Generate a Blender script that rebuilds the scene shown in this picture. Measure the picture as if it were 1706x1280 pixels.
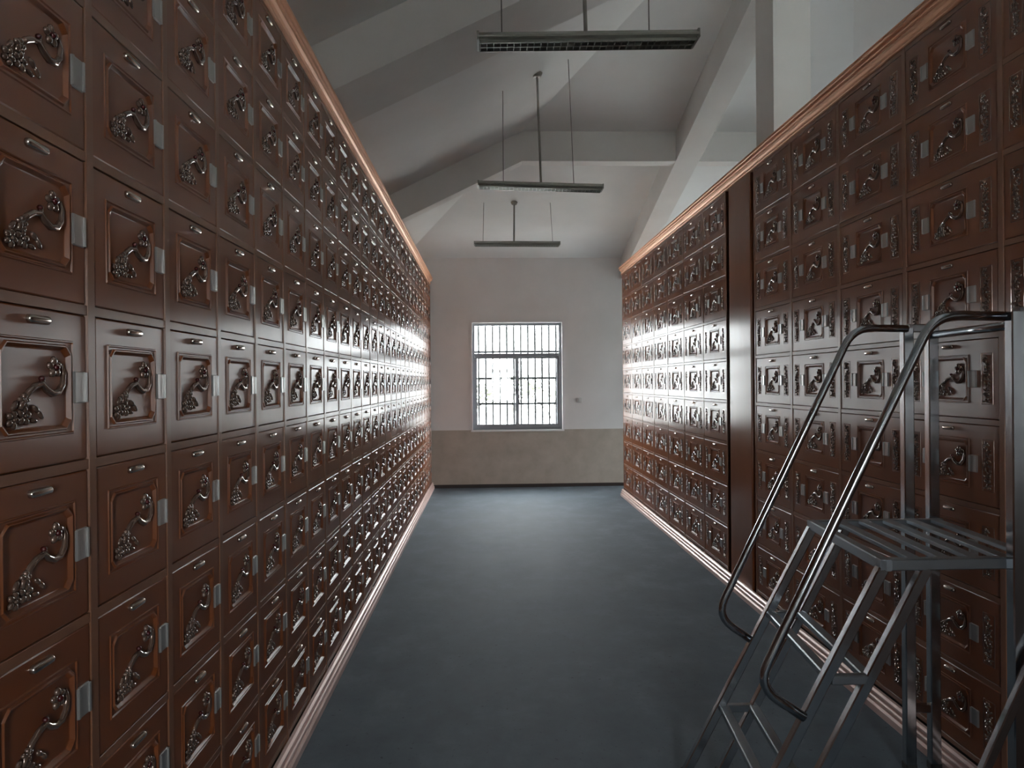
import bpy, bmesh, math, random
from mathutils import Vector, Matrix
random.seed(7)
PI = math.pi
scene = bpy.context.scene
COL = scene.collection
for o in list(bpy.data.objects):
    bpy.data.objects.remove(o, do_unlink=True)

# ------------------------------------------------------------------ camera
F_PX, W_PX = 1183.0, 1706.0
CAM_Z = 1.75
yaw, pitch, roll = 0.03447, -0.002566, 0.008713
fw = Vector((math.sin(yaw) * math.cos(pitch), math.cos(yaw) * math.cos(pitch), math.sin(pitch)))
rt = Vector((math.cos(yaw), -math.sin(yaw), 0))
up = rt.cross(fw)
rt2 = rt * math.cos(roll) - up * math.sin(roll)
up2 = rt * math.sin(roll) + up * math.cos(roll)
cd = bpy.data.cameras.new('camera')
cd.sensor_fit = 'HORIZONTAL'; cd.sensor_width = 36.0; cd.lens = F_PX / W_PX * 36.0
cd.clip_start = 0.05; cd.clip_end = 200
cam = bpy.data.objects.new('camera', cd); COL.objects.link(cam)
m = Matrix.Identity(4)
for i in range(3):
    m[i][0] = rt2[i]; m[i][1] = up2[i]; m[i][2] = -fw[i]
m[2][3] = CAM_Z
cam.matrix_world = m
scene.camera = cam

# ------------------------------------------------------------------ world, daylight portals, exposure
SKY = 20.0
w = bpy.data.worlds.new('overcast_sky'); scene.world = w; w.use_nodes = True
bg = w.node_tree.nodes['Background']
bg.inputs[0].default_value = (0.93, 0.975, 1.0, 1); bg.inputs[1].default_value = SKY
vs = scene.view_settings
vs.view_transform = 'Standard'; vs.look = 'None'; vs.gamma = 1.0; vs.use_curve_mapping = False
vs.exposure = 0.9
scene.cycles.use_denoising = True
scene.cycles.max_bounces = 10; scene.cycles.diffuse_bounces = 6; scene.cycles.glossy_bounces = 6
scene.cycles.transparent_max_bounces = 12
scene.cycles.sample_clamp_indirect = 6.0

def portal(loc, rot, sx, sy):
    d = bpy.data.lights.new('daylight_portal', 'AREA'); d.shape = 'RECTANGLE'; d.size = sx; d.size_y = sy
    d.cycles.is_portal = True
    o = bpy.data.objects.new('daylight_portal', d); COL.objects.link(o); o.location = loc; o.rotation_euler = rot
    o['kind'] = 'helper'

# room measures
YE = 11.82            # end wall
XW0, XW1 = -1.375, 6.175   # side walls
YB = -3.5             # wall behind the camera
RX = 2.40             # ridge
MS, MH = 0.485, 0.25  # slopes of the side and end roof planes
ZE = 3.817            # eaves
def zl(x): return ZE + MS * (x - XW0)
def zh(y): return ZE + MH * (YE - y)
XL, XR = -0.940, 2.066     # faces of the two cabinet rows
YR = YE - (zl(RX) - ZE) / MH
ZR = zl(RX)
WIN_END = [(-0.252, 1.249)]
WZ0, WZ1 = 0.957, 2.743
WIN_BACK_ADDED = [(0.1, 0.95), (2.6, 5.2)]  # unseen windows, added behind the camera to light the room
WIN_RIGHT = []
DOOR_RIGHT_ADDED = (10.45, 11.65, 0.0, 2.35)  # unseen doorway, added to brighten the far end of the aisle
for a, b in WIN_END: portal(((a + b) / 2, YE + 0.26, (WZ0 + WZ1) / 2), (-PI / 2, 0, 0), b - a, WZ1 - WZ0)
for a, b in WIN_BACK_ADDED: portal(((a + b) / 2, YB - 0.26, (WZ0 + WZ1) / 2), (PI / 2, 0, 0), b - a, WZ1 - WZ0)
portal((XW1 + 0.26, 11.05, 1.175), (0, PI / 2, 0), 2.35, 1.2)
for a, b in WIN_RIGHT: portal((XW1 + 0.26, (a + b) / 2, (WZ0 + WZ1) / 2), (0, PI / 2, 0), WZ1 - WZ0, b - a)

# ------------------------------------------------------------------ materials
def mat(name, col, rough=0.5, metal=0.0, coat=0.0, coat_r=0.1, spec=0.5, build=None, ior=1.5):
    mt = bpy.data.materials.new(name); mt.use_nodes = True
    nt = mt.node_tree; b = nt.nodes['Principled BSDF']
    b.inputs['Base Color'].default_value = (*col, 1); b.inputs['Roughness'].default_value = rough
    b.inputs['Metallic'].default_value = metal
    b.inputs['Coat Weight'].default_value = coat; b.inputs['Coat Roughness'].default_value = coat_r
    b.inputs['Specular IOR Level'].default_value = spec; b.inputs['IOR'].default_value = ior
    if build: build(nt, b)
    return mt
def noise(nt, scale, detail=3.0, rough=0.55, stretch=None, coord='pos'):
    g = nt.nodes.new('ShaderNodeNewGeometry')
    mp = nt.nodes.new('ShaderNodeMapping'); nt.links.new(g.outputs['Position'], mp.inputs['Vector'])
    if stretch: mp.inputs['Scale'].default_value = stretch
    n = nt.nodes.new('ShaderNodeTexNoise'); n.inputs['Scale'].default_value = scale
    n.inputs['Detail'].default_value = detail; n.inputs['Roughness'].default_value = rough
    nt.links.new(mp.outputs['Vector'], n.inputs['Vector'])
    return n
def ramp(nt, src, stops):
    r = nt.nodes.new('ShaderNodeValToRGB'); nt.links.new(src, r.inputs['Fac'])
    el = r.color_ramp.elements
    while len(el) < len(stops): el.new(0.5)
    for e, (p, c) in zip(el, stops): e.position = p; e.color = (*c, 1)
    return r
def bump(nt, b, src, strength, dist, sock='Normal'):
    k = nt.nodes.new('ShaderNodeBump'); k.inputs['Strength'].default_value = strength; k.inputs['Distance'].default_value = dist
    nt.links.new(src, k.inputs['Height']); nt.links.new(k.outputs['Normal'], b.inputs[sock]); return k
def mottled(c1, c2, scale, lo=0.35, hi=0.65, bs=0.0, bd=0.01, stretch=None, detail=4):
    def f(nt, b):
        n = noise(nt, scale, detail, stretch=stretch)
        r = ramp(nt, n.outputs['Fac'], [(lo, c1), (hi, c2)]); nt.links.new(r.outputs['Color'], b.inputs['Base Color'])
        if bs: bump(nt, b, n.outputs['Fac'], bs, bd)
    return f
def lacquer(c1, c2):
    # sprayed sheet steel: the gloss is drawn out sideways by fine vertical streaks
    def f(nt, b):
        n = noise(nt, 2.2, 4, stretch=(1, 1, 0.6))
        r = ramp(nt, n.outputs['Fac'], [(0.3, c1), (0.7, c2)]); nt.links.new(r.outputs['Color'], b.inputs['Base Color'])
        b.inputs['Anisotropic'].default_value = 0.95
        t = nt.nodes.new('ShaderNodeTangent'); t.direction_type = 'RADIAL'; t.axis = 'Z'
        nt.links.new(t.outputs['Tangent'], b.inputs['Tangent'])
        k = noise(nt, 3.2, 1.0, stretch=(1.6, 1.6, 0.45))
        bump(nt, b, k.outputs['Fac'], 0.4, 0.008)
    return f
DOOR = mat('brown_lacquer', (0.12, 0.045, 0.02), 0.34, 0.0, 0.07, 0.10, ior=1.95, build=lacquer((0.185, 0.048, 0.0095), (0.230, 0.063, 0.0135)))
FRAME = mat('brown_frame_lacquer', (0.15, 0.075, 0.05), 0.35, 0.0, 0.06, 0.1, ior=1.85, build=lacquer((0.215, 0.090, 0.046), (0.26, 0.112, 0.060)))
DARK = mat('dark_gap', (0.02, 0.010, 0.007), 0.6)
RELIEF = mat('raised_lacquer', (0.19, 0.12, 0.09), 0.15, 0.5, 1.0, 0.05, ior=1.8)
RED = mat('dark_red_enamel', (0.06, 0.006, 0.006), 0.25, 0.0, 0.6)
HANDLE = mat('bronze_handle', (0.50, 0.43, 0.38), 0.16, 0.95)
PLATE = mat('pale_metal_plate', (0.46, 0.45, 0.44), 0.28, 0.6)
CORN = mat('copper_brown_moulding', (0.78, 0.42, 0.26), 0.42, 0.40, 0.0, 0.25, build=mottled((0.76, 0.40, 0.24), (0.86, 0.48, 0.30), 3.0))
PLIN = mat('pinkish_moulding', (0.50, 0.34, 0.31), 0.38, 0.25, 0.1, 0.2, build=mottled((0.74, 0.53, 0.48), (0.82, 0.62, 0.57), 3.0))
BLOCKM = mat('brown_light_block', (0.10, 0.04, 0.018), 0.4)  # for the added blocks out of view
WALL = mat('white_wall_paint', (0.74, 0.73, 0.71), 0.8, build=mottled((0.76, 0.75, 0.73), (0.83, 0.82, 0.80), 1.3, bs=0.1, bd=0.004))
CEIL = mat('ceiling_plaster', (0.72, 0.72, 0.70), 0.85, build=mottled((0.75, 0.76, 0.745), (0.81, 0.82, 0.81), 1.1, bs=0.1, bd=0.004))
BEAMM = mat('beam_plaster', (0.70, 0.69, 0.665), 0.85, build=mottled((0.67, 0.66, 0.635), (0.73, 0.72, 0.695), 1.6, bs=0.08, bd=0.004))
def endwall(nt, b):
    n = noise(nt, 1.8, 5)
    r1 = ramp(nt, n.outputs['Fac'], [(0.3, (0.76, 0.755, 0.74)), (0.7, (0.83, 0.82, 0.81))])
    n2 = noise(nt, 4.5, 5)
    r2 = ramp(nt, n2.outputs['Fac'], [(0.3, (0.41, 0.36, 0.30)), (0.7, (0.50, 0.45, 0.385))])
    g = nt.nodes.new('ShaderNodeNewGeometry'); s = nt.nodes.new('ShaderNodeSeparateXYZ'); nt.links.new(g.outputs['Position'], s.inputs[0])
    c = nt.nodes.new('ShaderNodeMath'); c.operation = 'LESS_THAN'; c.inputs[1].default_value = 0.957; nt.links.new(s.outputs['Z'], c.inputs[0])
    mx = nt.nodes.new('ShaderNodeMixRGB'); nt.links.new(c.outputs[0], mx.inputs[0])
    nt.links.new(r1.outputs['Color'], mx.inputs[1]); nt.links.new(r2.outputs['Color'], mx.inputs[2])
    nt.links.new(mx.outputs[0], b.inputs['Base Color'])
    bump(nt, b, n2.outputs['Fac'], 0.12, 0.004)
ENDW = mat('wall_paint_with_dado', (0.7, 0.7, 0.7), 0.7, build=endwall)
def floorb(nt, b):
    n = noise(nt, 2.6, 7, 0.65, stretch=(1, 0.8, 1))
    r = ramp(nt, n.outputs['Fac'], [(0.30, (0.078, 0.102, 0.126)), (0.52, (0.108, 0.137, 0.164)), (0.72, (0.158, 0.192, 0.222))])
    sp = noise(nt, 38.0, 2)
    rs = ramp(nt, sp.outputs['Fac'], [(0.26, (0.35, 0.35, 0.35)), (0.33, (1, 1, 1))])
    mx = nt.nodes.new('ShaderNodeMixRGB'); mx.blend_type = 'MULTIPLY'; mx.inputs[0].default_value = 0.8
    nt.links.new(r.outputs['Color'], mx.inputs[1]); nt.links.new(rs.outputs['Color'], mx.inputs[2])
    nt.links.new(mx.outputs[0], b.inputs['Base Color'])
    rr = ramp(nt, n.outputs['Fac'], [(0.3, (0.74,) * 3), (0.7, (0.82,) * 3)]); nt.links.new(rr.outputs['Color'], b.inputs['Roughness'])
    bump(nt, b, n.outputs['Fac'], 0.10, 0.004)
FLOOR = mat('blue_grey_concrete', (0.2, 0.22, 0.24), 0.6, spec=0.42, build=floorb)
ALU = mat('window_aluminium', (0.26, 0.265, 0.29), 0.45, 0.3)
BARS = mat('grille_steel', (0.022, 0.023, 0.026), 0.6)
STEEL = mat('polished_stainless', (0.43, 0.45, 0.475), 0.15, 1.0, build=lambda nt, b: bump(nt, b, noise(nt, 9.0, 2).outputs['Fac'], 0.12, 0.008))
STEELD = mat('brushed_stainless', (0.34, 0.37, 0.40), 0.32, 0.95, build=lambda nt, b: bump(nt, b, noise(nt, 30.0, 2, stretch=(1, 0.1, 1)).outputs['Fac'], 0.1, 0.004))
RUBBER = mat('black_rubber', (0.02, 0.02, 0.02), 0.7)
LAMP = mat('lamp_grey_enamel', (0.24, 0.235, 0.21), 0.45, 0.1)
LOUV = mat('lamp_louvre', (0.28, 0.275, 0.25), 0.28, 0.8)
TUBE = mat('fluorescent_tube', (0.72, 0.72, 0.70), 0.3)
RODM = mat('lamp_rod', (0.30, 0.29, 0.26), 0.5, 0.2)
WIRE = mat('lamp_wire', (0.16, 0.155, 0.14), 0.5, 0.4)
BASED = mat('dark_baseboard', (0.035, 0.022, 0.018), 0.45)
SILL = mat('reveal_white', (0.80, 0.79, 0.80), 0.7)
OUTG = mat('pale_paving', (0.57, 0.57, 0.55), 0.9, build=mottled((0.54, 0.54, 0.52), (0.60, 0.60, 0.58), 0.6))
BARK = mat('tree_bark', (0.045, 0.04, 0.034), 0.9)
LEAF = mat('tree_leaf', (0.055, 0.062, 0.035), 0.8)
SWITCHM = mat('switch_plate_plastic', (0.62, 0.62, 0.60), 0.4)
def glass():
    mt = bpy.data.materials.new('window_glass'); mt.use_nodes = True; nt = mt.node_tree; nt.nodes.clear()
    o = nt.nodes.new('ShaderNodeOutputMaterial'); mx = nt.nodes.new('ShaderNodeMixShader')
    t = nt.nodes.new('ShaderNodeBsdfTransparent'); t.inputs[0].default_value = (0.975, 0.985, 0.98, 1)
    g = nt.nodes.new('ShaderNodeBsdfGlossy'); g.inputs['Roughness'].default_value = 0.02
    lw = nt.nodes.new('ShaderNodeLayerWeight'); lw.inputs['Blend'].default_value = 0.5
    pw = nt.nodes.new('ShaderNodeMath'); pw.operation = 'POWER'; pw.inputs[1].default_value = 4.0; nt.links.new(lw.outputs['Facing'], pw.inputs[0])
    f = nt.nodes.new('ShaderNodeMath'); f.operation = 'MULTIPLY_ADD'; f.inputs[1].default_value = 0.6; f.inputs[2].default_value = 0.025; nt.links.new(pw.outputs[0], f.inputs[0])
    nt.links.new(f.outputs[0], mx.inputs[0]); nt.links.new(t.outputs[0], mx.inputs[1]); nt.links.new(g.outputs[0], mx.inputs[2])
    nt.links.new(mx.outputs[0], o.inputs[0]); return mt
GLASS = glass()

# ------------------------------------------------------------------ mesh helpers
class MB:
    def __init__(s): s.v = []; s.f = []; s.m = []; s.smooth = []
    def add(s, vs_, fs, mi=0, sm=False):
        o = len(s.v); s.v += [tuple(v) for v in vs_]
        for f in fs: s.f.append(tuple(i + o for i in f)); s.m.append(mi); s.smooth.append(sm)
    def box(s, x0, x1, y0, y1, z0, z1, mi=0):
        vs_ = [(x0, y0, z0), (x1, y0, z0), (x1, y1, z0), (x0, y1, z0), (x0, y0, z1), (x1, y0, z1), (x1, y1, z1), (x0, y1, z1)]
        s.add(vs_, [(0, 3, 2, 1), (4, 5, 6, 7), (0, 1, 5, 4), (1, 2, 6, 5), (2, 3, 7, 6), (3, 0, 4, 7)], mi)
    def cbox(s, x0, x1, y0, y1, z0, z1, c, mi=0):      # box with every edge bevelled by c
        bm = bmesh.new(); bmesh.ops.create_cube(bm, size=1)
        for v in bm.verts:
            v.co = Vector(((x0 + x1) / 2 + v.co.x * (x1 - x0), (y0 + y1) / 2 + v.co.y * (y1 - y0), (z0 + z1) / 2 + v.co.z * (z1 - z0)))
        bmesh.ops.bevel(bm, geom=list(bm.edges), offset=c, segments=1, affect='EDGES')
        s.bm(bm, mi)
    def bm(s, bm, mi=0, sm=False):
        bm.verts.index_update()
        s.add([v.co for v in bm.verts], [[v.index for v in f.verts] for f in bm.faces], mi, sm); bm.free()
    def tube(s, pts, r, n=8, mi=0, cap=True, flat=1.0, square=False):
        pts = [Vector(p) for p in pts]; rs = r if isinstance(r, (list, tuple)) else [r] * len(pts)
        rings = []; ref = None
        for i, p in enumerate(pts):
            t = (pts[min(i + 1, len(pts) - 1)] - pts[max(i - 1, 0)]).normalized()
            if ref is None:
                a = Vector((0, 1, 0)) if abs(t.y) < 0.8 else Vector((0, 0, 1))
                ref = (a - t * a.dot(t)).normalized()
            else:
                ref = (ref - t * ref.dot(t)).normalized()
            b = t.cross(ref)
            ring = []
            for k in range(n):
                an = 2 * PI * k / n + (PI / 4 if square else 0)
                ring.append(p + (ref * math.cos(an) + b * math.sin(an)) * rs[i])
            rings.append(ring)
        vs_ = [v for ri in rings for v in ri]; fs = []
        for i in range(len(pts) - 1):
            for k in range(n):
                k2 = (k + 1) % n
                fs.append((i * n + k, i * n + k2, (i + 1) * n + k2, (i + 1) * n + k))
        s.add(vs_, fs, mi, not square)
        if cap:
            s.add(rings[0], [tuple(reversed(range(n)))], mi); s.add(rings[-1], [tuple(range(n))], mi)
    def sqbar(s, p0, p1, a, side, mi=0, b=None, ch=0.004):
        # square tube of width a (along `side`) and b across, chamfered corners
        p0, p1 = Vector(p0), Vector(p1); t = (p1 - p0).normalized(); b = b or a
        sd = Vector(side); sd = (sd - t * sd.dot(t)).normalized(); q = t.cross(sd)
        pr = []
        for sx, sy in ((1, 1), (-1, 1), (-1, -1), (1, -1)):
            c1 = (sx * (a / 2 - ch), sy * b / 2); c2 = (sx * a / 2, sy * (b / 2 - ch))
            pr += [c2, c1] if sx * sy > 0 else [c1, c2]
        n = len(pr)
        vs_ = [p + sd * x + q * y for p in (p0, p1) for x, y in pr]
        fs = [(k, (k + 1) % n, n + (k + 1) % n, n + k) for k in range(n)] + [tuple(reversed(range(n))), tuple(range(n, 2 * n))]
        s.add(vs_, fs, mi)
    def blob(s, c, r, rot=0.0, nu=8, nv=5, mi=0):
        # ellipsoid; r=(rx, ry, rz), turned by rot in the xz plane
        vs_ = []; fs = []; ca, sa = math.cos(rot), math.sin(rot)
        for j in range(nv + 1):
            th = PI * j / nv
            for i in range(nu):
                ph = 2 * PI * i / nu
                x, z, y = r[0] * math.sin(th) * math.cos(ph), r[2] * math.sin(th) * math.sin(ph), r[1] * math.cos(th)
                vs_.append((c[0] + x * ca - z * sa, c[1] + y, c[2] + x * sa + z * ca))
        for j in range(nv):
            for i in range(nu):
                i2 = (i + 1) % nu
                fs.append((j * nu + i, j * nu + i2, (j + 1) * nu + i2, (j + 1) * nu + i))
        s.add(vs_, fs, mi, True)
    def prism(s, prof, axis_pts, mi=0, closed=True):
        # prof: list of 3D points for each end; axis_pts = (list0, list1)
        a, b = axis_pts; n = len(a)
        s.add(list(a) + list(b), [(k, (k + 1) % n, n + (k + 1) % n, n + k) for k in range(n)] + [tuple(reversed(range(n))), tuple(range(n, 2 * n))], mi)
    def mesh(s, name, mats, recalc=True):
        me = bpy.data.meshes.new(name); me.from_pydata(s.v, [], s.f)
        for mt in (mats if isinstance(mats, (list, tuple)) else [mats]): me.materials.append(mt)
        me.polygons.foreach_set('material_index', s.m)
        me.polygons.foreach_set('use_smooth', s.smooth)
        if recalc:
            bm = bmesh.new(); bm.from_mesh(me); bmesh.ops.remove_doubles(bm, verts=bm.verts, dist=1e-6)
            bmesh.ops.recalc_face_normals(bm, faces=bm.faces); bm.to_mesh(me); bm.free()
        me.update(); return me
def link(name, me, parent=None, loc=(0, 0, 0), rot=(0, 0, 0)):
    o = bpy.data.objects.new(name, me); COL.objects.link(o)
    if parent: o.parent = parent
    o.location = loc; o.rotation_euler = rot
    return o
def part(name, mb, mats, parent, loc=(0, 0, 0), rot=(0, 0, 0)): return link(name, mb.mesh(name, mats), parent, loc, rot)
def thing(name, label, cat, loc=(0, 0, 0), rotz=0.0, group=None):
    o = bpy.data.objects.new(name, None); COL.objects.link(o); o.location = loc; o.rotation_euler = (0, 0, rotz)
    o['label'] = label; o['category'] = cat
    if group: o['group'] = group
    return o
def tag(o, label, cat, group=None):
    o['label'] = label; o['category'] = cat
    if group: o['group'] = group
    return o
def struct(name, mb, mats, label=None):
    o = part(name, mb, mats, None); o['kind'] = 'structure'
    if label: o['label'] = label
    return o

# ------------------------------------------------------------------ setting: floor, walls, ceiling, beams
b = MB(); b.box(XW0 - 0.24, XW1 + 0.24, YB - 0.24, YE + 0.24, -0.12, 0.0); struct('floor', b, FLOOR)
b = MB(); b.box(-30, 36, -26, 45, -0.5, -0.13); struct('ground', b, OUTG)

def wall_with_holes(b, along, lo, hi, z1f, holes, n0, n1, mi=0):
    """wall running along x or y between lo and hi; n0..n1 its thickness; holes [(a, b)] from WZ0 to WZ1"""
    def bx(a, c, z0, z1):
        if along == 'x': b.box(a, c, n0, n1, z0, z1, mi)
        else: b.box(n0, n1, a, c, z0, z1, mi)
    cur = lo
    for h in sorted(holes):
        a, c = h[:2]; h0, h1 = h[2:] if len(h) > 2 else (WZ0, WZ1)
        bx(cur, a, 0, z1f); bx(a, c, h1, z1f); cur = c
        if h0 > 0: bx(a, c, 0, h0)
    bx(cur, hi, 0, z1f)
b = MB(); wall_with_holes(b, 'x', XW0 - 0.24, XW1 + 0.24, ZE, WIN_END, YE, YE + 0.24); struct('wall_end', b, ENDW)
b = MB(); b.box(XW0 - 0.24, XW0, YB - 0.24, YE, 0, ZE); struct('wall_left', b, ENDW)
b = MB(); wall_with_holes(b, 'y', YB, YE, ZE, WIN_RIGHT + [DOOR_RIGHT_ADDED], XW1, XW1 + 0.24); struct('wall_right', b, ENDW)
b = MB(); wall_with_holes(b, 'x', XW0 - 0.24, XW1 + 0.24, ZE, WIN_BACK_ADDED, YB - 0.24, YB)
g = [(XW0 - 0.24, ZE), (XW1 + 0.24, ZE), (RX, ZR)]
b.prism(None, ([(x, YB - 0.24, z) for x, z in g], [(x, YB, z) for x, z in g])); struct('wall_back', b, ENDW)
b = MB(); b.box(2.10, 2.46, YB, 2.10, 0, 3.48); struct('added_light_block', b, BLOCKM)  # unseen block, added to keep back-window daylight off the aisle
b = MB(); b.box(XW0, -0.94, YB, 0.90, 0, 3.48); struct('added_light_block', b, BLOCKM)  # unseen brown block, added to darken reflections in the ladder steel
b = MB()
P = dict(a=(XW0, YB, ZE), b=(XW0, YE, ZE), c=(XW1, YE, ZE), d=(XW1, YB, ZE), e=(RX, YB, ZR), f=(RX, YR, ZR))
top = {k: (v[0], v[1], v[2] + 0.12) for k, v in P.items()}
keys = 'abcdef'; vs_ = [P[k] for k in keys] + [top[k] for k in keys]
ix = {k: i for i, k in enumerate(keys)}
for tri in ('abfe', 'dcfe', 'bcf'):
    q = [ix[k] for k in tri]
    b.add([vs_[i] for i in q], [tuple(range(len(q)))]); b.add([vs_[i + 6] for i in q], [tuple(range(len(q)))])
for e in ('ab', 'bc', 'cd', 'ae', 'ed'):
    i, j = ix[e[0]], ix[e[1]]; b.add([vs_[i], vs_[j], vs_[j + 6], vs_[i + 6]], [(0, 1, 2, 3)])
struct('ceiling', b, CEIL)

def rafter_beam(y0, y1, d, hip):
    """transverse beam under the roof planes between y0 and y1, d deep; bends where the end plane cuts in"""
    def prof(y):
        xh = XW0 + (zh(y) - ZE) / MS if hip else RX
        pts = [(XW0, ZE), (xh, zl(xh))]
        if hip: pts += [(2 * RX - xh, zl(xh))]
        pts += [(XW1, ZE)]
        return pts
    t = prof(y0)
    lowr = [(x, z - d) for x, z in t]; upr = [(x, z + 0.05) for x, z in t]
    lowr[0] = (XW0, ZE - d); lowr[-1] = (XW1, ZE - d)
    bb = MB()
    for i in range(len(t) - 1):
        a, c, e, f = lowr[i], lowr[i + 1], upr[i + 1], upr[i]
        q = [a, c, e, f]
        bb.prism(None, ([(x, y0, z) for x, z in q], [(x, y1, z) for x, z in q]))
    return bb
struct('beam', rafter_beam(8.32, 8.50, 0.35, True), BEAMM, 'cranked white beam crossing under the end slope of the roof')
struct('beam', rafter_beam(4.65, 5.26, 0.35, False), BEAMM, 'wide white beam following the roof slope to the ridge')
struct('beam', rafter_beam(0.8, 1.2, 0.35, False), BEAMM, 'white beam crossing the roof overhead')
b = MB()
ya, yb = 4.9, YE
q = lambda x: [(x, ya, zh(ya) - 0.35), (x, yb, zh(yb) - 0.35), (x, yb, zh(yb) + 0.05), (x, ya, zh(ya) + 0.05)]
b.prism(None, (q(2.245), q(2.52))); struct('beam', b, BEAMM, 'white rafter climbing from the end wall to the column')
b = MB(); b.box(2.25, 2.55, YB, 5.2, ZR - 0.35, ZR + 0.03); struct('beam', b, BEAMM, 'white ridge beam')
b = MB(); b.box(2.262, 2.56, 5.5, 5.86, 0, ZR - 0.2); struct('column', b, BEAMM, 'square white column behind the right cabinets')
b = MB(); b.cbox(XW0, XW1, YE - 0.014, YE, 0, 0.055, 0.004); struct('baseboard_end', b, BASED)

# ------------------------------------------------------------------ windows
def window(name, width, full=True):
    """window in the xz plane, centred at x=0, bottom at z=0, y=0 the inner wall face, outside at +y"""
    W, H = width, WZ1 - WZ0
    root = bpy.data.objects.new(name, None); COL.objects.link(root); root['kind'] = 'structure'
    y0, y1 = 0.09, 0.15
    ft = 0.045; ztr = 2.204 - WZ0
    b = MB(); b.box(-W / 2, -W / 2 + ft, y0, y1, 0, H); b.box(W / 2 - ft, W / 2, y0, y1, 0, H)
    b.box(-W / 2 + ft, W / 2 - ft, y0, y1, 0, 0.05); b.box(-W / 2 + ft, W / 2 - ft, y0, y1, H - ft, H)
    part('window_frame', b, ALU, root)
    b = MB(); b.cbox(-W / 2 + ft, W / 2 - ft, y0 - 0.008, y1, ztr - 0.03, ztr + 0.03, 0.004); part('transom', b, ALU, root)
    b = MB(); b.box(-W / 2 + ft, W / 2 - ft, 0.117, 0.123, ztr + 0.03, H - ft); part('pane', b, GLASS, root)
    s0, s1 = 0.05, ztr - 0.03
    for k, (xa, xb, yy) in enumerate(((-W / 2 + ft, 0.030, 0.095), (-0.030, W / 2 - ft, 0.122))):
        b = MB(); st = 0.034
        b.box(xa, xa + st, yy, yy + 0.024, s0, s1); b.box(xb - st, xb, yy, yy + 0.024, s0, s1)
        b.box(xa + st, xb - st, yy, yy + 0.024, s0, s0 + 0.04); b.box(xa + st, xb - st, yy, yy + 0.024, s1 - 0.03, s1)
        s = part('sash', b, ALU, root)
        b = MB(); b.box(xa + st, xb - st, yy + 0.009, yy + 0.015, s0 + 0.04, s1 - 0.03); part('pane', b, GLASS, s)
        if k == 1 and full:
            b = MB(); b.cbox(xa + 0.008, xa + 0.026, yy - 0.018, yy, 0.60, 0.72, 0.004); part('latch', b, BARS, s)
    # plaster reveal trim: bright strip round the opening
    b = MB(); r = 0.028
    b.box(-W / 2 - r, -W / 2, -0.006, 0.0, -r, H + r); b.box(W / 2, W / 2 + r, -0.006, 0.0, -r, H + r)
    b.box(-W / 2, W / 2, -0.006, 0.0, H, H + r); b.box(-W / 2, W / 2, -0.012, 0.09, -r, 0.0)
    part('reveal_trim', b, SILL, root)
    if full:
        for k in range(12):
            x = -W / 2 + 0.105 + k * (W - 0.21 + 0.045) / 11.2
            b = MB(); b.tube([(x, 0.20, 0.01), (x, 0.20, H - 0.01)], 0.018, 6); part('grille_bar', b, BARS, root)
        for z in (2.265 - WZ0, 1.815 - WZ0, 1.385 - WZ0):
            b = MB(); b.box(-W / 2, W / 2, 0.193, 0.207, z - 0.018, z + 0.018); part('grille_rail', b, BARS, root)
    return root
n_w = 0
for a, c in WIN_END:
    n_w += 1; r = window('window_%d' % n_w, c - a, n_w == 1); r.location = ((a + c) / 2, YE, WZ0)
for a, c in WIN_BACK_ADDED:
    n_w += 1; r = window('window_%d' % n_w, c - a, False); r.location = ((a + c) / 2, YB, WZ0); r.rotation_euler = (0, 0, PI)  # added back windows, out of view, sized for room brightness
for a, c in WIN_RIGHT:
    n_w += 1; r = window('window_%d' % n_w, c - a, False); r.location = (XW1, (a + c) / 2, WZ0); r.rotation_euler = (0, 0, -PI / 2)

d1 = bpy.data.objects.new('added_door_1', None); COL.objects.link(d1); d1['kind'] = 'structure'; d1.location = (XW1, 10.45, 0)  # made-up doorway, out of view, letting daylight onto the far floor
b = MB()
for ya_, yb_, za_, zb_ in ((0.0, 0.06, 0, 2.35), (1.14, 1.20, 0, 2.35), (0.06, 1.14, 2.29, 2.35)): b.box(0.06, 0.18, ya_, yb_, za_, zb_)
part('added_door_frame', b, ALU, d1)
b = MB(); b.cbox(0.19, 0.23, -1.10, -0.02, 0.01, 2.28, 0.004); part('added_door_leaf', b, ALU, d1, (0.06, 0, 0))

# ------------------------------------------------------------------ niche cabinets
ROWP = 0.3603; Z0 = 0.137; NR = 9          # row pitch, lowest rail top
RAIL = 0.023; STILE = 0.032
DH = ROWP - RAIL - 0.004
def oct_loop(hw, hh, c, y, cx=0.0, cz=0.0):
    pts = [(hw, -hh + c), (hw, hh - c), (hw - c, hh), (-hw + c, hh), (-hw, hh - c), (-hw, -hh + c), (-hw + c, -hh), (hw - c, -hh)]
    return [(x + cx, y, z + cz) for x, z in pts]
def loops_mesh(b, loops, mi=0, fill_last=True, fill_first=False):
    n = len(loops[0])
    vs_ = [v for l in loops for v in l]; fs = []
    for i in range(len(loops) - 1):
        for k in range(n):
            k2 = (k + 1) % n; fs.append((i * n + k, i * n + k2, (i + 1) * n + k2, (i + 1) * n + k))
    if fill_last: fs.append(tuple(range((len(loops) - 1) * n, len(loops) * n)))
    if fill_first: fs.append(tuple(reversed(range(n))))
    b.add(vs_, fs, mi)
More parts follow.
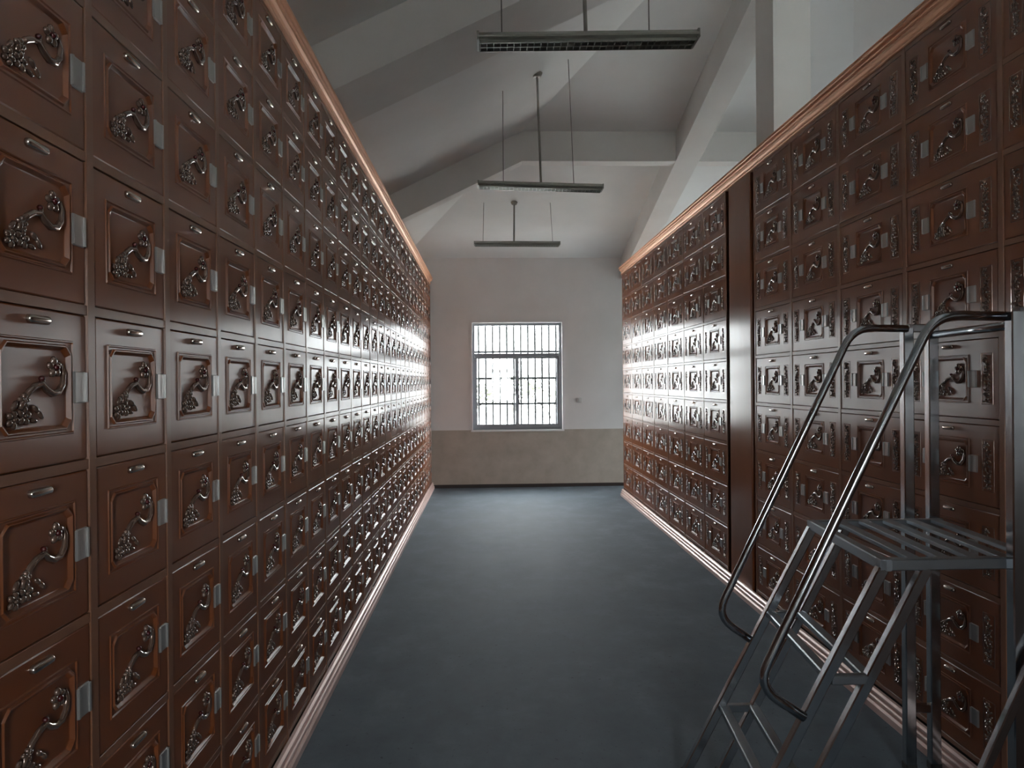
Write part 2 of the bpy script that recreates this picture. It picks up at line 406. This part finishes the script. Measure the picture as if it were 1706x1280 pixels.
def door_mesh(name, wd):
    b = MB(); hw, hh = wd / 2, DH / 2; cz = 0.0
    L = [oct_loop(hw, hh, 0.002, 0.016), oct_loop(hw, hh, 0.002, 0.0010), oct_loop(hw - 0.003, hh - 0.003, 0.002, -0.001),
         oct_loop(0.131, 0.105, 0.0015, -0.001, 0, cz), oct_loop(0.1290, 0.1030, 0.0015, -0.0038, 0, cz),
         oct_loop(0.1270, 0.1010, 0.0015, -0.0038, 0, cz), oct_loop(0.1245, 0.0985, 0.0015, -0.0005, 0, cz),
         oct_loop(0.1200, 0.0950, 0.019, -0.0005, 0, cz), oct_loop(0.1170, 0.0920, 0.018, -0.0050, 0, cz), oct_loop(0.1150, 0.0900, 0.0175, -0.0050, 0, cz),
         oct_loop(0.1085, 0.0835, 0.016, 0.0030, 0, cz), oct_loop(0.1060, 0.0810, 0.015, 0.0040, 0, cz)]
    loops_mesh(b, L, 0, True, True)
    return b.mesh(name, DOOR)
def relief_mesh():
    b = MB()
    def at(s, t, y=0.0015): return ((s - 0.5) * 0.208, y, (0.5 - t) * 0.158)
    st = [(.93, .17), (.965, .30), (.94, .46), (.86, .565), (.75, .58), (.655, .52), (.58, .445), (.47, .48), (.38, .55), (.32, .62)]
    b.tube([at(*p) for p in st], [.0035, .006, .0078, .0085, .0085, .008, .0072, .0078, .0075, .006], 8)
    b.tube([at(.33, .60), at(.27, .70), at(.25, .78)], [.0060, .0065, .006], 8)
    fc = at(.80, .22)
    for k in range(5):
        a = 2 * PI * k / 5 + 0.4
        b.blob((fc[0] + .0135 * math.cos(a), .001, fc[2] + .0135 * math.sin(a)), (.0115, .007, .0092), a)
    b.blob((fc[0], -.005, fc[2]), (.0080, .006, .0080), 0, mi=1)
    bc = at(.575, .375); b.blob((bc[0], -.001, bc[2]), (.0062, .007, .0062), 0.3, mi=1)
    b.blob((bc[0] + .004, .001, bc[2] - .006), (.007, .006, .006), 0.8)
    for (s, t, sc) in ((.30, .67, .85), (.30, .86, 1.1), (.13, .90, 1.0)):
        c = at(s, t)
        for k in range(5):
            a = 2 * PI * k / 5 + s * 9
            b.blob((c[0] + .0115 * sc * math.cos(a), .0015, c[2] + .0115 * sc * math.sin(a)), (.0098 * sc, .0065, .0076 * sc), a, 6, 4)
        b.blob((c[0], -.003, c[2]), (.0045, .004, .0045), 0, 6, 4)
    for (s, t, a) in ((.50, .78, -0.7), (.57, .86, -0.9), (.46, .93, -0.2), (.17, .72, 0.9)):
        c = at(s, t); b.blob((c[0], .003, c[2]), (.0145, .006, .0062), a, 6, 4)
    return b.mesh('blossom_relief', [RELIEF, RED])
def handle_mesh():
    b = MB(); hw, r = 0.036, 0.0095
    loops = []
    for rr, y in ((r, 0.002), (r, -0.005), (r * 0.93, -0.009), (r * 0.7, -0.0120), (r * 0.35, -0.0135)):
        l = []
        for k in range(16):
            a = 2 * PI * k / 16; cx = hw - r if math.cos(a) >= 0 else -(hw - r)
            l.append((cx + rr * math.cos(a), y, rr * math.sin(a)))
        loops.append(l)
    loops_mesh(b, loops, 0, True, True); b.smooth = [True] * len(b.smooth)
    me = b.mesh('handle', HANDLE)
    return me
def plate_mesh():
    b = MB(); b.cbox(-0.024, 0.024, -0.006, 0.002, -0.036, 0.036, 0.002)
    b.box(-0.024, -0.018, -0.0095, -0.006, -0.034, 0.034); b.box(0.018, 0.024, -0.0095, -0.006, -0.034, 0.034)
    return b.mesh('name_plate', PLATE)
def couplet_mesh(seed):
    rnd = random.Random(seed); b = MB(); hw, hh = 0.036, 0.108
    loops_mesh(b, [oct_loop(hw, hh, .002, .001), oct_loop(hw - .0015, hh - .0015, .002, -.002), oct_loop(hw - .003, hh - .003, .002, -.002), oct_loop(hw - .0045, hh - .0045, .002, .001)], 0, False)
    for row in range(9):
        zc = hh - 0.020 - row * (2 * hh - 0.040) / 8
        for k in range(7):
            px = rnd.uniform(-.019, .019); pz = zc + rnd.uniform(-.009, .009); ln = rnd.uniform(.004, .009)
            a = rnd.choice((0.05, 0.1, PI / 2, 0.9, -0.9, -0.6))
            p0 = (px - ln * math.cos(a), -.0015, pz - ln * math.sin(a)); p1 = (px + ln * math.cos(a), -.0015, pz + ln * math.sin(a))
            b.tube([p0, ((p0[0] + p1[0]) / 2, -.0035, (p0[2] + p1[2]) / 2), p1], [.0032, .0042, .0026], 6)
    return b.mesh('couplet_relief', RELIEF)
M_RELIEF, M_HANDLE, M_PLATE = relief_mesh(), handle_mesh(), plate_mesh()
M_COUP = [couplet_mesh(3), couplet_mesh(8)]
M_DOOR = {}
DEPTH = 0.40
ZTOP = Z0 + NR * ROWP
def cabinet(label, side, y_start, ncol, pitch, couplets=False):
    """side 'L': face at XL looking to +x, columns go away from the camera; 'R': face at XR looking to -x"""
    width = ncol * pitch
    rotz = PI / 2 if side == 'L' else -PI / 2
    yc = y_start + width / 2
    root = thing('niche_cabinet', label, 'cabinet', (XL if side == 'L' else XR, yc, 0), rotz, 'cabinet units with small niche doors')
    hw = width / 2 - 0.002
    b = MB(); b.box(-hw, hw, 0.030, DEPTH, 0.004, ZTOP + 0.0); part('carcass', b, DARK, root)
    for sx in (-1, 1):
        b = MB(); b.box(sx * hw - (0.004 if sx > 0 else 0), sx * hw + (0.004 if sx < 0 else 0), 0.002, DEPTH, 0.004, ZTOP); part('side_panel', b, FRAME, root)
    sm = MB(); sm.cbox(-STILE / 2, STILE / 2, -0.004, 0.03, 0.004, ZTOP, 0.0015); sm = sm.mesh('stile', FRAME)
    eh = MB(); eh.cbox(-STILE / 4, STILE / 4, -0.004, 0.03, 0.004, ZTOP, 0.0015); eh = eh.mesh('end_stile', FRAME)
    for k in range(ncol + 1):
        x = -width / 2 + k * pitch
        if k == 0: link('stile', eh, root, (x + STILE / 4 + 0.002, 0, 0))
        elif k == ncol: link('stile', eh, root, (x - STILE / 4 - 0.002, 0, 0))
        else: link('stile', sm, root, (x, 0, 0))
    rm = MB(); rm.cbox(-hw, hw, -0.0025, 0.03, -RAIL, 0.0, 0.0007); rm = rm.mesh('rail', FRAME)
    for k in range(NR + 1):
        link('rail', rm, root, (0, 0, Z0 + k * ROWP))
    wd = pitch - STILE - 0.004
    key = round(wd, 3)
    if key not in M_DOOR: M_DOOR[key] = door_mesh('niche_door', wd)
    for i in range(ncol):
        x = -width / 2 + (i + 0.5) * pitch
        for j in range(NR):
            z = Z0 + j * ROWP + (ROWP - RAIL) / 2
            d = link('niche_door', M_DOOR[key], root, (x, 0, z), (random.gauss(0, 0.0022), 0, random.gauss(0, 0.0045)))
            link('blossom_relief', M_RELIEF, d)
            link('handle', M_HANDLE, d, (0.0, 0, DH / 2 - 0.024))
            if couplets:
                for k, sx in enumerate((-1, 1)):
                    link('name_plate', M_PLATE, d, (sx * 0.158, 0, 0.0))
                    link('couplet_relief', M_COUP[k], d, (sx * 0.243, 0, 0.0))
            else:
                link('name_plate', M_PLATE, d, (0.150, 0, 0.0))
    return root
YLB = 4.53
cabinet('brown lacquered niche cabinet standing nearest on the left side of the aisle', 'L', YLB - 9 * 0.4020, 9, 0.4020)
cabinet('brown lacquered niche cabinet in the middle of the left row', 'L', YLB, 9, 0.4030)
cabinet('brown lacquered niche cabinet at the far end of the left row beside the end wall', 'L', YLB + 9 * 0.4030, 9, 0.4030)
cabinet('brown wide-door niche cabinet behind the steel step ladder', 'R', 5.415 - 5 * 0.6585, 5, 0.6585, True)
cabinet('brown wide-door niche cabinet beyond the plain pillar, far right row', 'R', 6.055, 7, 0.6735, True)
# plain pillar between the two right units
pr = thing('filler_pillar', 'plain glossy brown pillar panel between two dark gaps in the right row', 'pillar', (XR, (5.415 + 6.055) / 2, 0), -PI / 2)
b = MB(); b.box(-0.319, 0.319, 0.05, DEPTH, 0.004, ZTOP); part('backing', b, DARK, pr)
b = MB(); b.cbox(-0.243, 0.243, -0.004, 0.05, 0.004, ZTOP, 0.004); part('face_panel', b, DOOR, pr)

def moulding(name, label, cat, side, y0, y1, prof, material):
    """prof: [(out, z)] outline going up the front, closed behind"""
    b = MB(); X = XL if side == 'L' else XR; s = 1 if side == 'L' else -1
    a = [(X + s * o, y0, z) for o, z in prof]; c = [(X + s * o, y1, z) for o, z in prof]
    b.prism(None, (a, c)); o = part(name, b, material, None); tag(o, label, cat); return o
def cornice_prof(po):
    z = ZTOP
    def bead(o, zc, r, n=5): return [(o + r * math.cos(a), zc + r * math.sin(a)) for a in [(-PI / 2 + PI * k / n) for k in range(n + 1)]]
    return ([(-0.38, z + 0.001), (0.004, z + 0.001)] + bead(0.008, z + 0.009, 0.007) + [(0.004, z + 0.018), (0.006, z + 0.030), (0.014, z + 0.042), (0.026, z + 0.050), (0.026, z + 0.056)]
        + bead(0.030, z + 0.065, 0.0085) + [(0.026, z + 0.075), (0.032, z + 0.078)] + bead(po - 0.010, z + 0.089, 0.0095) + [(po - 0.014, z + 0.100), (po - 0.004, z + 0.101), (po - 0.004, z + 0.108), (-0.38, z + 0.108)])
PLP = [(-0.03, 0.0), (0.050, 0.0), (0.050, 0.034), (0.042, 0.045), (0.026, 0.046), (0.026, 0.052), (0.040, 0.054), (0.040, 0.066), (0.034, 0.072), (0.017, 0.073), (0.017, 0.079), (0.030, 0.081), (0.030, 0.093), (0.020, 0.102), (0.0055, 0.104), (0.0055, 0.0)]
PLP = [(0.0055, 0.001)] + PLP[1:-1]
YL0, YL1 = YLB - 9 * 0.4020, YLB + 18 * 0.4030
YR0, YR1 = 5.415 - 5 * 0.6585, 6.055 + 7 * 0.6735
moulding('cornice', 'copper brown stepped cornice along the top of the left cabinets', 'cornice', 'L', YL0, YL1, cornice_prof(0.05), CORN)
moulding('cornice', 'copper brown stepped cornice along the top of the right cabinets', 'cornice', 'R', YR0, YR1 + 0.03, cornice_prof(0.05), CORN)
moulding('plinth', 'pinkish ridged plinth along the floor under the left cabinets', 'plinth', 'L', YL0, YL1, PLP, PLIN)
moulding('plinth', 'pinkish ridged plinth along the floor under the right cabinets', 'plinth', 'R', YR0, YR1 + 0.02, PLP, PLIN)

# ------------------------------------------------------------------ hanging fluorescent lamps
def lamp(label, y, xa, za, xb, zb, rod, wires):
    """fixture from (xa, za) to (xb, zb) at depth y (z of the front lower edge); rod / wires: (x at fixture, x at ceiling)"""
    L = math.hypot(xb - xa, zb - za); tilt = -math.atan2(zb - za, xb - xa)
    cx, cz = (xa + xb) / 2, (za + zb) / 2
    root = thing('hanging_lamp', label, 'lamp', (cx, y, cz), 0, 'hanging fluorescent lamps')
    R = (0, tilt, 0)
    hl = L / 2
    b = MB(); pf = [(-0.055, 0.0), (-0.055, 0.004), (-0.075, 0.012), (-0.075, 0.022), (-0.045, 0.050), (0.045, 0.050), (0.075, 0.022), (0.075, 0.012), (0.055, 0.004), (0.055, 0.0), (0.05, 0.008), (0.03, 0.03), (-0.03, 0.03), (-0.05, 0.008)]
    b.prism(None, ([(-hl, q[0], q[1]) for q in pf], [(hl, q[0], q[1]) for q in pf]))
    for sx in (-1, 1): b.box(sx * hl - 0.006, sx * hl + 0.006, -0.072, 0.072, 0.0, 0.046)
    h = part('housing', b, LAMP, root, (0, 0, 0), R)
    b = MB()
    for yy in (-0.028, 0.028): b.tube([(-hl + 0.02, yy, 0.018), (hl - 0.02, yy, 0.018)], 0.0085, 8)
    part('fluorescent_tube', b, TUBE, root, (0, 0, 0), R)
    b = MB()
    for yy in (-0.052, -0.001, 0.050): b.box(-hl + 0.008, hl - 0.008, yy, yy + 0.003, -0.012, 0.006)
    n = 32
    for k in range(n + 1):
        x = -hl + 0.012 + k * (L - 0.024) / n; b.box(x - 0.001, x + 0.001, -0.052, 0.053, -0.010, 0.006)
    part('louvre', b, LOUV, root, (0, 0, 0), R)
    def ztop(xf): return 0.048 - (xf - cx) * math.tan(tilt)
    def ceil_z(x, yy): return min(zl(x), zh(yy)) - cz
    xf, xc, yc = rod
    b = MB(); b.tube([(xf - cx, 0, ztop(xf)), (xc - cx, yc - y, ceil_z(xc, yc) - 0.001)], 0.011, 8); rd = part('rod', b, RODM, root)
    zc = ceil_z(xc, yc)
    b = MB(); b.tube([(xc - cx, yc - y, zc - 0.03), (xc - cx, yc - y, zc + 0.012)], [0.035, 0.055], 10); part('ceiling_rose', b, RODM, rd)
    for xf, xc in wires:
        b = MB(); b.tube([(xf - cx, 0.0, ztop(xf)), (xc - cx, 0.0, ceil_z(xc, y) + 0.004)], 0.0035, 5); part('wire', b, WIRE, root)
    return root
lamp('grey hanging fluorescent lamp nearest the camera, with glints along its louvre', 3.88, -0.035, 3.588, 1.162, 3.613, (0.555, 0.53, 3.88), [(0.095, 0.09), (0.905, 0.90)])
lamp('grey hanging fluorescent lamp, the middle one of the three', 6.87, -0.073, 3.640, 1.128, 3.606, (0.535, 0.505, 6.87), [(0.17, 0.172), (0.855, 0.81)])
lamp('slim grey hanging fluorescent lamp nearest the window wall', 9.985, -0.168, 3.678, 1.031, 3.672, (0.39, 0.397, 9.985), [(-0.045, -0.03), (0.935, 0.905)])

# ------------------------------------------------------------------ small wall plate
b = MB(); b.cbox(-0.042, 0.042, -0.010, 0.0, -0.042, 0.042, 0.003); b.cbox(-0.016, 0.016, -0.014, -0.009, -0.026, 0.026, 0.002)
o = part('wall_switch', b, SWITCHM, None, (1.53, YE, 1.44)); tag(o, 'small square switch plate on the end wall right of the window', 'switch')

# ------------------------------------------------------------------ stainless step ladder (local: u along +x, v along depth, z up)
B0 = Vector((1.341, 2.387, 0)); E1 = Vector((1, -0.005, 0)); E2 = Vector((0.069, 0.708, 0)).normalized(); DV = 0.711
def LP(u, v, z): p = B0 + E1 * u + E2 * v; return (p.x, p.y, z)
lad = thing('step_ladder', 'polished stainless steel step ladder with handrails and slatted platform', 'ladder', tuple(B0))
def lpart(name, mb, mt, parent=lad):
    me = mb.mesh(name, mt); o = bpy.data.objects.new(name, me); COL.objects.link(o); o.parent = parent
    off = B0 if parent is lad else Vector((0, 0, 0))
    if parent is lad: o.location = tuple(-B0)
    return o
SIDE = tuple(E2)
ZP = 1.130
for v in (0.018, DV - 0.018):
    near = v < 0.1
    for u0 in (0.012, 0.165):
        b = MB(); ub = u0 - 0.527 * (ZP - 0.035)
        b.sqbar(LP(u0, v, ZP - 0.035), LP(ub, v, 0.015), 0.036, SIDE); lpart('stringer', b, STEEL)
        b = MB(); b.sqbar(LP(ub + 0.012, v, 0.04), LP(ub - 0.005, v, 0.0), 0.042, SIDE, ch=0.006); lpart('rubber_foot', b, RUBBER)
for zt in (0.733, 0.328):
    uu = -0.527 * (ZP - 0.035 - zt)
    b = MB()
    for du in (0.020, 0.150):
        b.sqbar(LP(uu + du, 0.03, zt - 0.014), LP(uu + du, DV - 0.03, zt - 0.014), 0.040, (1, 0, 0), b=0.028)
    for v in (0.016, DV - 0.016):
        b.sqbar(LP(uu + 0.02, v, zt - 0.016), LP(uu + 0.155, v, zt - 0.016), 0.030, SIDE, b=0.032)
    lpart('tread', b, STEELD)
PU = 0.592
b = MB()
b.sqbar(LP(0.0, 0.018, ZP - 0.020), LP(PU, 0.018, ZP - 0.020), 0.036, SIDE, b=0.040)
b.sqbar(LP(0.0, DV - 0.018, ZP - 0.020), LP(PU, DV - 0.018, ZP - 0.020), 0.036, SIDE, b=0.040)
b.sqbar(LP(0.020, 0.0, ZP - 0.020), LP(0.020, DV, ZP - 0.020), 0.040, (1, 0, 0), b=0.0395)
lpart('platform_frame', b, STEELD)
for k in range(1, 6):
    u = 0.024 + k * 0.107
    b = MB(); b.sqbar(LP(u, 0.03, ZP - 0.008), LP(u, DV - 0.03, ZP - 0.008), 0.046, (1, 0, 0), b=0.015, ch=0.002); lpart('platform_slat', b, STEELD)
ZT = 1.975
for v in (-0.020, DV + 0.020):
    for u in (0.462, 0.575):
        b = MB(); b.sqbar(LP(u, v, 0.02), LP(u, v, ZT), 0.044, SIDE); lpart('post', b, STEEL)
        b = MB(); b.sqbar(LP(u, v, 0.0), LP(u, v, 0.03), 0.049, SIDE, ch=0.006); lpart('rubber_foot', b, RUBBER)
    b = MB(); b.sqbar(LP(0.466, v, ZT - 0.0), LP(0.60, v, ZT - 0.0), 0.036, SIDE, b=0.036); lpart('top_rail', b, STEEL)
    b = MB(); b.sqbar(LP(0.484, v, 0.275), LP(0.56, v, 0.275), 0.030, SIDE, b=0.036); lpart('cross_bar', b, STEEL)
b = MB(); b.tube([LP(0.585, -0.02, ZT - 0.03), LP(0.585, DV + 0.02, ZT - 0.03)], 0.017, 12); lpart('back_rail', b, STEEL)
def fillet(pts, r=0.09, n=6):
    out = [Vector(pts[0])]
    for i in range(1, len(pts) - 1):
        p, a, c = Vector(pts[i]), Vector(pts[i - 1]), Vector(pts[i + 1])
        da, dc = (a - p), (c - p); rr = min(r, da.length * 0.45, dc.length * 0.45)
        p0, p1 = p + da.normalized() * rr, p + dc.normalized() * rr
        for k in range(n + 1):
            t = k / n; out.append(p0 * (1 - t) ** 2 + p * 2 * t * (1 - t) + p1 * t ** 2)
    out.append(Vector(pts[-1])); return out
for v, pts in ((0.0, [(.452, 1.962), (.192, 1.968), (-.432, .705), (-.270, .596)]), (DV - 0.006, [(.452, 1.972), (.210, 1.978), (-.412, .712), (-.250, .598)])):
    b = MB(); b.tube(fillet([LP(u, v, z) for u, z in pts]), 0.0165, 14); lpart('handrail', b, STEEL)
b = MB(); b.sqbar(LP(0.573, -0.075, 1.0), LP(0.11, -0.075, 0.02), 0.030, SIDE); b.sqbar(LP(0.562, -0.088, 0.975), LP(0.562, -0.03, 0.975), 0.02, (0, 0, 1))
lpart('brace', b, STEEL)

# ------------------------------------------------------------------ bare trees outside the window
def tree(label, x, y, h, seed):
    rnd = random.Random(seed); root = thing('bare_tree', label, 'tree', (x, y, -0.13))
    b = MB(); tips = []
    def grow(p, d, ln, r, lev):
        q = p + d * ln; b.tube([p, (p + q) / 2 + Vector((rnd.uniform(-1, 1), rnd.uniform(-1, 1), 0)) * ln * 0.06, q], [r, r * 0.85, r * 0.65], 5, cap=False)
        if lev == 0: tips.append(q); return
        for k in range(3 if lev > 1 else 4):
            nd = (d + Vector((rnd.uniform(-1, 1), rnd.uniform(-1, 1), rnd.uniform(-0.2, 0.6))) * 0.75).normalized()
            grow(p + d * ln * rnd.uniform(0.45, 1.0), nd, ln * rnd.uniform(0.5, 0.75), r * 0.5, lev - 1)
    grow(Vector((0, 0, 0)), Vector((0, 0, 1)), h * 0.42, 0.05, 4)
    part('trunk', b, BARK, root)
    lf = MB()
    for t in tips:
        for k in range(2):
            c = t + Vector((rnd.uniform(-.15, .15), rnd.uniform(-.15, .15), rnd.uniform(-.15, .15)))
            a, e = Vector((rnd.uniform(-1, 1), rnd.uniform(-1, 1), rnd.uniform(-1, 1))) * .05, Vector((rnd.uniform(-1, 1), rnd.uniform(-1, 1), rnd.uniform(-1, 1))) * .05
            lf.add([c - a, c + e, c + a, c - e], [(0, 1, 2, 3)])
    o = part('leaves', lf, LEAF, root); o['kind'] = 'stuff'
tree('thin bare tree outside, behind the left sash of the window', -0.5, 19.0, 2.6, 11)
tree('thin bare tree outside, behind the middle of the window', 0.75, 21.5, 2.9, 23)
tree('thin bare tree outside, behind the right sash of the window', 1.7, 18.5, 2.5, 37)
